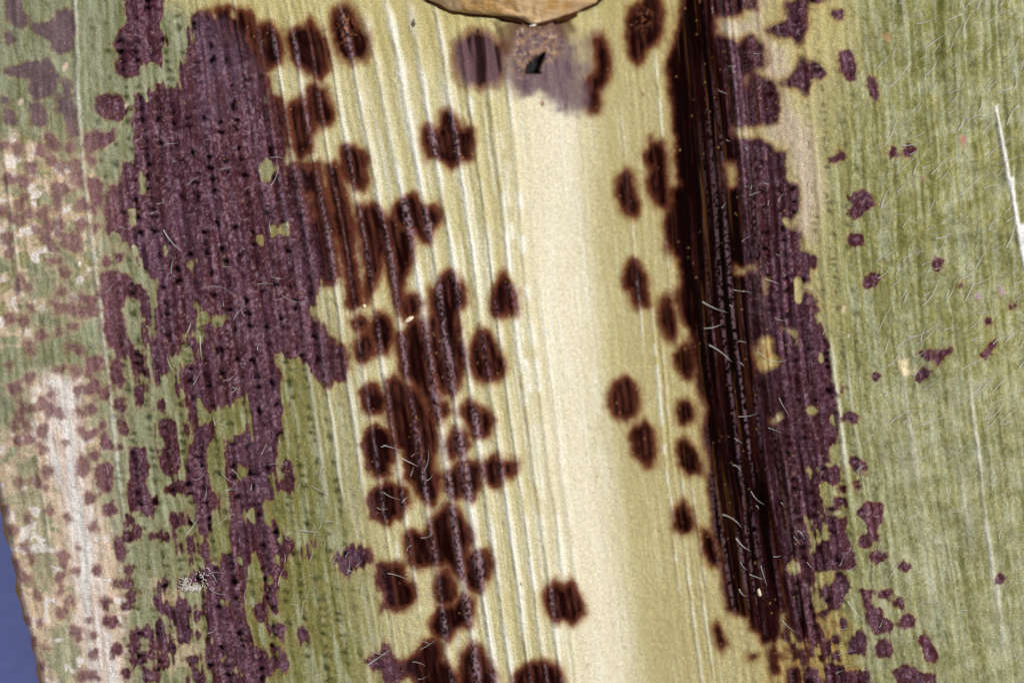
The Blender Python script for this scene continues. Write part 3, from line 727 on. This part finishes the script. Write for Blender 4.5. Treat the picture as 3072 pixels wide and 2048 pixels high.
# ------------------------------------------------------------------ setting
def mesh_obj(name, verts, faces, mat, parent=None, smooth=True):
    me = bpy.data.meshes.new(name)
    me.from_pydata([tuple(map(float, v)) for v in verts], [], faces)
    me.materials.append(mat)
    if smooth: me.polygons.foreach_set('use_smooth', [True] * len(me.polygons))
    me.update()
    o = bpy.data.objects.new(name, me)
    S.collection.objects.link(o)
    if parent: o.parent = parent
    return o
def wpt(x, y, z): return ((x - 1536) * K, (1024 - y) * K, z * K)
MBACK = plain_mat('blue_card', lin(146, 156, 230), lin(158, 168, 240), 60, .8, .15, .004)
bz = -560
bk = mesh_obj('backdrop', [wpt(-9000, 9000, bz), wpt(9000, 9000, bz), wpt(9000, -9000, bz), wpt(-9000, -9000, bz)], [(0, 1, 2, 3)], MBACK, smooth=False)
bk['kind'] = 'structure'

# ------------------------------------------------------------------ leaf object and its parts
leaf = bpy.data.objects.new('maize_leaf', None)
S.collection.objects.link(leaf)
leaf.empty_display_size = .2
leaf['label'] = 'diseased green maize leaf with pale midrib covered in dark purple-brown spots'
leaf['category'] = 'leaf'

VP = np.stack([(X - 1536) * K, (1024 - Y) * K, Zf * K], -1).reshape(-1, 3).astype(np.float32)
du = np.zeros((NY, NX, 3), np.float32); dv = np.zeros((NY, NX, 3), np.float32)
P3 = VP.reshape(NY, NX, 3)
du[:, 1:-1] = P3[:, 2:] - P3[:, :-2]; du[:, 0] = P3[:, 1] - P3[:, 0]; du[:, -1] = P3[:, -1] - P3[:, -2]
dv[1:-1] = P3[:-2] - P3[2:]; dv[0] = P3[0] - P3[1]; dv[-1] = P3[-2] - P3[-1]
NR = np.cross(du, dv); NR /= np.linalg.norm(NR, axis=-1, keepdims=True) + 1e-12
NR = NR.reshape(-1, 3)
CF = C.reshape(-1, 3); WF = wet.reshape(-1)

idx = np.arange(NY * NX).reshape(NY, NX)
quads = np.stack([idx[1:, :-1], idx[1:, 1:], idx[:-1, 1:], idx[:-1, :-1]], -1).reshape(-1, 4)
q = lambda a: a[:-1, :-1].reshape(-1)
code = np.full(quads.shape[0], -1, np.int32)
xq, sq = q(X), q(Sc)
sl = s_of(1150, 1024); sr = s_of(2085, 1024)
code[:] = np.where(q(X - pl) < 0, 0, np.where(q(X - pr) > -330, 2, 1))      # blade / midrib / blade
code = np.where(q(dead) > .5, 3, code)
code = np.where(q(em) < 10, 4, code)
base_code = code.copy()
vq = q(vid); code = np.where((vq >= 0) & (code < 3), 100 + vq, code)
code = np.where(q(bru) > .5, 5, code)
lq = q(lid); code = np.where((lq >= 0) & (code != 5), 1000 + lq, code)

def add_part(name, fidx, parent, label=None, mat=MLEAF):
    f = quads[fidx]
    used = np.zeros(NY * NX, bool); used[f.ravel()] = True
    vi = np.flatnonzero(used); remap = np.empty(NY * NX, np.int32); remap[vi] = np.arange(len(vi), dtype=np.int32)
    me = bpy.data.meshes.new(name)
    me.vertices.add(len(vi)); me.vertices.foreach_set('co', VP[vi].ravel())
    n = len(f)
    me.loops.add(n * 4); me.loops.foreach_set('vertex_index', remap[f].ravel())
    me.polygons.add(n); me.polygons.foreach_set('loop_start', np.arange(0, n * 4, 4, dtype=np.int32))
    me.polygons.foreach_set('use_smooth', np.ones(n, bool))
    me.update(calc_edges=True)
    a = me.attributes.new('pigment', 'FLOAT_VECTOR', 'POINT'); a.data.foreach_set('vector', CF[vi].ravel())
    a = me.attributes.new('gloss', 'FLOAT', 'POINT'); a.data.foreach_set('value', WF[vi])
    if n < 60000:
        me.normals_split_custom_set_from_vertices(NR[vi].tolist())
    me.materials.append(mat)
    o = bpy.data.objects.new(name, me); S.collection.objects.link(o); o.parent = parent
    if label: o['label'] = label
    return o
# a vein cut by lesions becomes several veins: split on gaps along its length
rowq = np.repeat(np.arange(NY - 1), NX - 1)
nextc = 400
for c in range(100, 100 + len(veins)):
    fi = np.flatnonzero(code == c)
    if len(fi) == 0: continue
    cnt = np.bincount(rowq[fi], minlength=NY)
    on = cnt >= 3
    kill = fi[~on[rowq[fi]]]
    code[kill] = base_code[kill]
    runs = np.flatnonzero(np.diff(np.r_[0, on.astype(int), 0]))
    for a, b in zip(runs[::2], runs[1::2]):
        g = fi[(rowq[fi] >= a) & (rowq[fi] < b)]
        if b - a < 16: code[g] = base_code[g]
        else: code[g] = nextc; nextc += 1
order = np.argsort(code, kind='stable'); cs = code[order]
cuts = np.flatnonzero(np.diff(cs)) + 1
groups = {int(cs[g[0]]): g for g in np.split(np.arange(len(cs)), cuts)}
small = []
les_sizes = sorted((len(g) for c, g in groups.items() if c >= 1002), reverse=True)
keep_min = les_sizes[min(295, len(les_sizes) - 1)]
specks = []
NAMES = {0: ('blade', 'mottled blade with tan dead streak and purple stains'), 1: ('midrib', 'pale cream midrib running down the leaf'),
         2: ('blade', 'greener hairy blade with waxy streaks'), 3: ('dead_streak', 'white papery dead streak'), 4: ('margin', 'brown dry leaf margin'),
         5: ('bruise', 'grey-purple bruise with tan scab and black hole')}
for c, g in sorted(groups.items()):
    fi = order[g]
    if c < 100: add_part(NAMES[c][0], fi, leaf, NAMES[c][1])
    elif c < 1000:
        if len(fi) > 12: add_part('vein', fi, leaf)
    else:
        if c - 1000 < 2: add_part('lesion_patch', fi, leaf, ['broad purple lesion patch dotted with black pits', 'near-black brown lesion band along the midrib'][c - 1000])
        elif len(fi) > keep_min: add_part('lesion', fi, leaf)
        else: specks.append(fi)
    if 100 <= c < 1000 and len(fi) <= 12: specks.append(fi)
if specks: add_part('lesion_specks', np.concatenate(specks), leaf)['kind'] = 'stuff'

# underside and cut rim: the leaf is a slab about 0.25 mm thick
st = 12
jj = np.unique(np.r_[np.arange(0, NY, st), NY - 1]); ii = np.unique(np.r_[np.arange(0, NX, st), NX - 1])
TH = 32
sub = P3[np.ix_(jj, ii)].copy(); sub[..., 2] -= TH * K
nj, ni = len(jj), len(ii)
uv = sub.reshape(-1, 3).tolist(); uf = []
for a in range(nj - 1):
    for b in range(ni - 1):
        p = a * ni + b
        uf.append((p, p + 1, p + ni + 1, p + ni))
MUND = plain_mat('leaf_underside', lin(120, 128, 84), lin(146, 150, 104), 40, .6)
mesh_obj('underside', uv, uf, MUND, leaf)
def rimstrip(top, name):
    v = []; f = []
    for k, p in enumerate(top):
        v.append(tuple(p)); v.append((p[0], p[1], p[2] - TH * K))
        if k: f.append((2 * k - 2, 2 * k - 1, 2 * k + 1, 2 * k))
    return v, f
MRIM = plain_mat('leaf_rim', lin(120, 84, 40), lin(170, 130, 76), 30, .6)
loop = np.concatenate([P3[:, 0][::4], P3[-1][::6], P3[::-4, -1], P3[0][::-6], P3[:1, 0]])
v, f = rimstrip(loop, 'rim')
mesh_obj('rim', v, f, MRIM, leaf)

def zat(x, y):
    j = int(np.clip(np.searchsorted(ys, y), 0, NY - 1)); i = int(np.clip(np.searchsorted(X[j], x), 0, NX - 1))
    return float(Zf[j, i])

# ------------------------------------------------------------------ hairs of the leaf (uncountable fuzz: one part)
MHAIR, nt, b = new_mat('leaf_hair')
b.inputs['Base Color'].default_value = (.80, .78, .72, 1); b.inputs['Roughness'].default_value = .35
b.inputs['Alpha'].default_value = .55
def tube(V, F, pts, rad):
    n0 = len(V); m = len(pts)
    for k in range(m):
        p = np.array(pts[k], float)
        d = np.array(pts[min(k + 1, m - 1)], float) - np.array(pts[max(k - 1, 0)], float)
        d /= np.linalg.norm(d) + 1e-9
        s1 = np.cross(d, (0, 0, 1)); s1 /= np.linalg.norm(s1) + 1e-9
        s2 = np.cross(s1, d)
        r = rad[k]
        for a in range(4):
            th = a * math.pi / 2
            V.append(tuple(p + r * (math.cos(th) * s1 + math.sin(th) * s2)))
    for k in range(m - 1):
        for a in range(4):
            A = n0 + k * 4 + a; B = n0 + k * 4 + (a + 1) % 4
            F.append((A, B, B + 4, A + 4))
HV, HF = [], []
def hair(x, y, ang, ln, bend, r0=1.7, lift=.45):
    pts = []; rad = []; n = 7
    cx, cy = x, y
    for k in range(n):
        t = k / (n - 1)
        z = zat(cx, cy) + 2 + lift * ln * t * (1 - .55 * t)
        pts.append(wpt(cx, cy, z)); rad.append((r0 * (1 - t) ** .8 + .2) * K)
        a = ang + bend * (t - .3)
        cx += ln / (n - 1) * math.cos(a); cy -= ln / (n - 1) * math.sin(a)
    tube(HV, HF, pts, rad)
hr = random.Random(21)
zones = [  # x0,x1,y0,y1,count,angle mean,spread,len0,len1,radius
 (2620, 3072, 0, 1300, 260, .75, .5, 34, 100, 2.1), (2500, 3072, 1250, 2048, 90, .7, .6, 24, 70, 1.4), (2420, 2700, 0, 1200, 30, .8, .7, 20, 50, 1.1),
 (2150, 2420, 820, 1980, 44, -.5, .8, 24, 80, 1.6), (2100, 2350, 0, 800, 30, .5, 1.2, 14, 36, 1.2),
 (850, 1290, 1320, 2048, 110, .5, 1.0, 22, 62, 1.3), (400, 860, 420, 1400, 60, .8, 1.3, 22, 75, 1.3), (560, 860, 1400, 2048, 36, .3, 1.5, 22, 65, 1.3),
 (60, 420, 60, 1900, 40, .6, 1.3, 20, 50, 1.2)]
for x0, x1, y0, y1, n, am, asd, l0, l1, r in zones:   # fine, tapering
    for k in range(int(n * .6)):
        hair(hr.uniform(x0, x1), hr.uniform(y0, y1), am + hr.uniform(-asd, asd), hr.uniform(l0, l1) * hr.choice([.5, .8, 1.1]), hr.uniform(-1.2, 1.2), r * hr.uniform(.5, .9), hr.uniform(.03, .18))
for a in [(490, 690, -.9, 90, .5), (600, 1010, -1.5, 70, .2), (560, 1000, 1.2, 40, .4), (2110, 905, -.45, 80, .3), (2115, 985, .2, 60, .5), (2130, 1035, -.6, 85, -.4), (2170, 1545, -.5, 70, -.8), (2210, 1615, -.8, 60, .6), (1203, 1374, -.45, 58, 0), (2540, 1800, -.9, 70, .3), (2700, 440, .1, 50, .2), (2870, 395, 1.2, 70, .6), (70, 1000, 1.3, 30, .3), (900, 1590, -.1, 60, .1), (1100, 1995, .6, 90, .1), (560, 1600, .9, 60, .2)]:
    hair(*a, r0=1.9, lift=.2)
ho = mesh_obj('hairs', HV, HF, MHAIR, leaf); ho['kind'] = 'stuff'

# ------------------------------------------------------------------ dry bud at the top of the midrib
bud = bpy.data.objects.new('axillary_bud', None); S.collection.objects.link(bud); bud.empty_display_size = .1
bud.location = wpt(1600, 40, zat(1600, 40))
bud['label'] = 'dry tan bud with dark brown edges pointing down onto the midrib'
bud['category'] = 'bud'
bl = ([-420, -200, -60, 0, 18, 30, 38, 44, 50, 58, 66], [1120, 1150, 1230, 1285, 1325, 1352, 1400, 1470, 1540, 1575, 1596])
br = ([-420, -200, -60, 0, 18, 34, 48, 58, 66], [2010, 1960, 1850, 1790, 1752, 1716, 1680, 1640, 1606])
yy = np.concatenate([np.linspace(-420, -60, 24), np.linspace(-50, 66, 60)])
nu = 90; BV = []; BF = []; BC = []
for y in yy:
    xl = np.interp(y, *bl) + 4 * math.sin(y / 6.); xr = np.interp(y, *br) + 3 * math.sin(y / 5. + 1)
    for k in range(nu):
        u = -1 + 2 * k / (nu - 1)
        x = xl + (xr - xl) * (u + 1) / 2
        dome = (1 - abs(u) ** 2.2) ** .6 * np.interp(y, [-420, -100, 0, 66], [150, 120, 62, 20])
        n = float(fbm(np.array(x / 45.), np.array(y / 25.), 201)) - .5
        n_s = float(fbm(np.array(x / 12.), np.array(y / 40.), 202)) - .5
        BV.append(wpt(x, y, zat(x, y) + 3 + dome + 20 * n * (1 - u * u) + 8 * n_s * (1 - u * u)))
for a in range(len(yy) - 1):
    for k in range(nu - 1):
        p = a * nu + k
        BF.append((p + nu, p + nu + 1, p + 1, p))
MBUD = plain_mat('dry_bud_scale', lin(176, 128, 62), lin(232, 212, 178), 7, .6, .5, .02)
def local(vs, o): return [tuple(np.array(v) - np.array(o.location)) for v in vs]
mesh_obj('scale', local(BV, bud), BF, MBUD, bud)
# ragged dark margins of the scale, one per edge; thick lumps stand for shadow
MEDGE = plain_mat('bud_edge', lin(12, 7, 5), lin(92, 52, 24), 14, .85, .5, .01, .1)
for side, tab in ((-1, bl), (1, br)):
    RV, RF, pts, rad = [], [], [], []
    for y in np.concatenate([np.linspace(-400, -20, 20), np.linspace(-10, 66, 50)]):
        x = np.interp(y, *tab)
        w = 2.5 + 6 * float(vn(np.array(x / 22.), np.array(side * 3.3), 205)) + (8 if side < 0 and 1500 < x < 1570 or side > 0 and 1660 < x < 1730 else 0)
        pts.append(wpt(x + side * 2, y + 2, zat(x, y) + 4)); rad.append(w * K)
    tube(RV, RF, pts, rad)
    mesh_obj('scale_margin', local(RV, bud), RF, MEDGE, bud)
MWHITE = plain_mat('pale_fibre', lin(238, 228, 215), lin(252, 248, 244), 40, .5)
FV, FF = [], []
tube(FV, FF, [wpt(1602, 44, zat(1602, 44) + 34), wpt(1601, 58, zat(1601, 58) + 22), wpt(1598, 72, zat(1598, 72) + 8)], [3 * K, 4 * K, 2.5 * K])
tube(FV, FF, [wpt(1588, 74, zat(1588, 74) + 6), wpt(1600, 71, zat(1600, 71) + 9), wpt(1612, 68, zat(1612, 68) + 6)], [1.5 * K, 4 * K, 1.5 * K])
mesh_obj('fibre', local(FV, bud), FF, MWHITE, bud)

# ------------------------------------------------------------------ loose specks lying on the leaf
def flake(name, label, cat, x, y, lx, ly, ang, hgt, mat, seed, group=None):
    r = random.Random(seed); V = []; F = []
    n = 12; rings = 4
    z0 = zat(x, y) + 1
    V.append((0, 0, hgt * K))
    for q_ in range(1, rings + 1):
        for k in range(n):
            t = 2 * math.pi * k / n
            rr_ = q_ / rings * (1 + (.16 * r.uniform(-1, 1) if q_ == rings else 0))
            a, b_ = rr_ * lx * math.cos(t), rr_ * ly * math.sin(t)
            V.append(((a * math.cos(ang) - b_ * math.sin(ang)) * K, (a * math.sin(ang) + b_ * math.cos(ang)) * K, hgt * (1 - (q_ / rings) ** 2) * K * r.uniform(.7, 1.1)))
    for k in range(n): F.append((0, 1 + k, 1 + (k + 1) % n))
    for q_ in range(rings - 1):
        for k in range(n):
            a = 1 + q_ * n + k; b_ = 1 + q_ * n + (k + 1) % n
            F.append((a, a + n, b_ + n, b_))
    F.append(tuple(1 + (rings - 1) * n + k for k in range(n))[::-1])
    o = mesh_obj(name, V, F, mat)
    o.location = wpt(x, y, z0)
    o['label'] = label; o['category'] = cat
    if group: o['group'] = group
    return o
MCRM = plain_mat('cream_flake', lin(240, 214, 176), lin(250, 236, 210), 40, .45)
flake('flake', 'tiny cream flake stuck on a brown lesion beside the midrib', 'flake', 1226, 958, 16, 7, .6, 6, MCRM, 3)
flake('flake', 'small white speck at the lower tip of a long black lesion', 'flake', 1092, 918, 6, 7, 0, 6, MCRM, 4)
flake('flake', 'cream grain lying on the dark brown band near its tail', 'flake', 2279, 1778, 6, 13, .25, 8, MCRM, 5)
# white scuffed fluff beside the purple patch: a tangle of very thin fibres
FV, FF = [], []
fr = random.Random(9)
for k in range(130):
    t = fr.random()
    if t < .5: x, y = fr.gauss(572, 16), 1764 - (fr.random() ** 2) * 10
    elif t < .75: x, y = fr.gauss(556, 6), 1742 + fr.uniform(-12, 14)
    else: x, y = fr.gauss(604, 14), 1735 + fr.gauss(0, 14)
    a = fr.uniform(0, 3.14); l = fr.uniform(5, 16)
    z = zat(x, y) + fr.uniform(1, 6)
    tube(FV, FF, [wpt(x, y, z), wpt(x + l * .5 * math.cos(a), y + l * .5 * math.sin(a), z + 2), wpt(x + l * math.cos(a + .6), y + l * math.sin(a + .6), z)], [.7 * K, 1.1 * K, .4 * K])
fl = mesh_obj('fluff', FV, FF, MWHITE)
fl['label'] = 'wisp of white fluff beside the purple lesion patch'; fl['category'] = 'fluff'
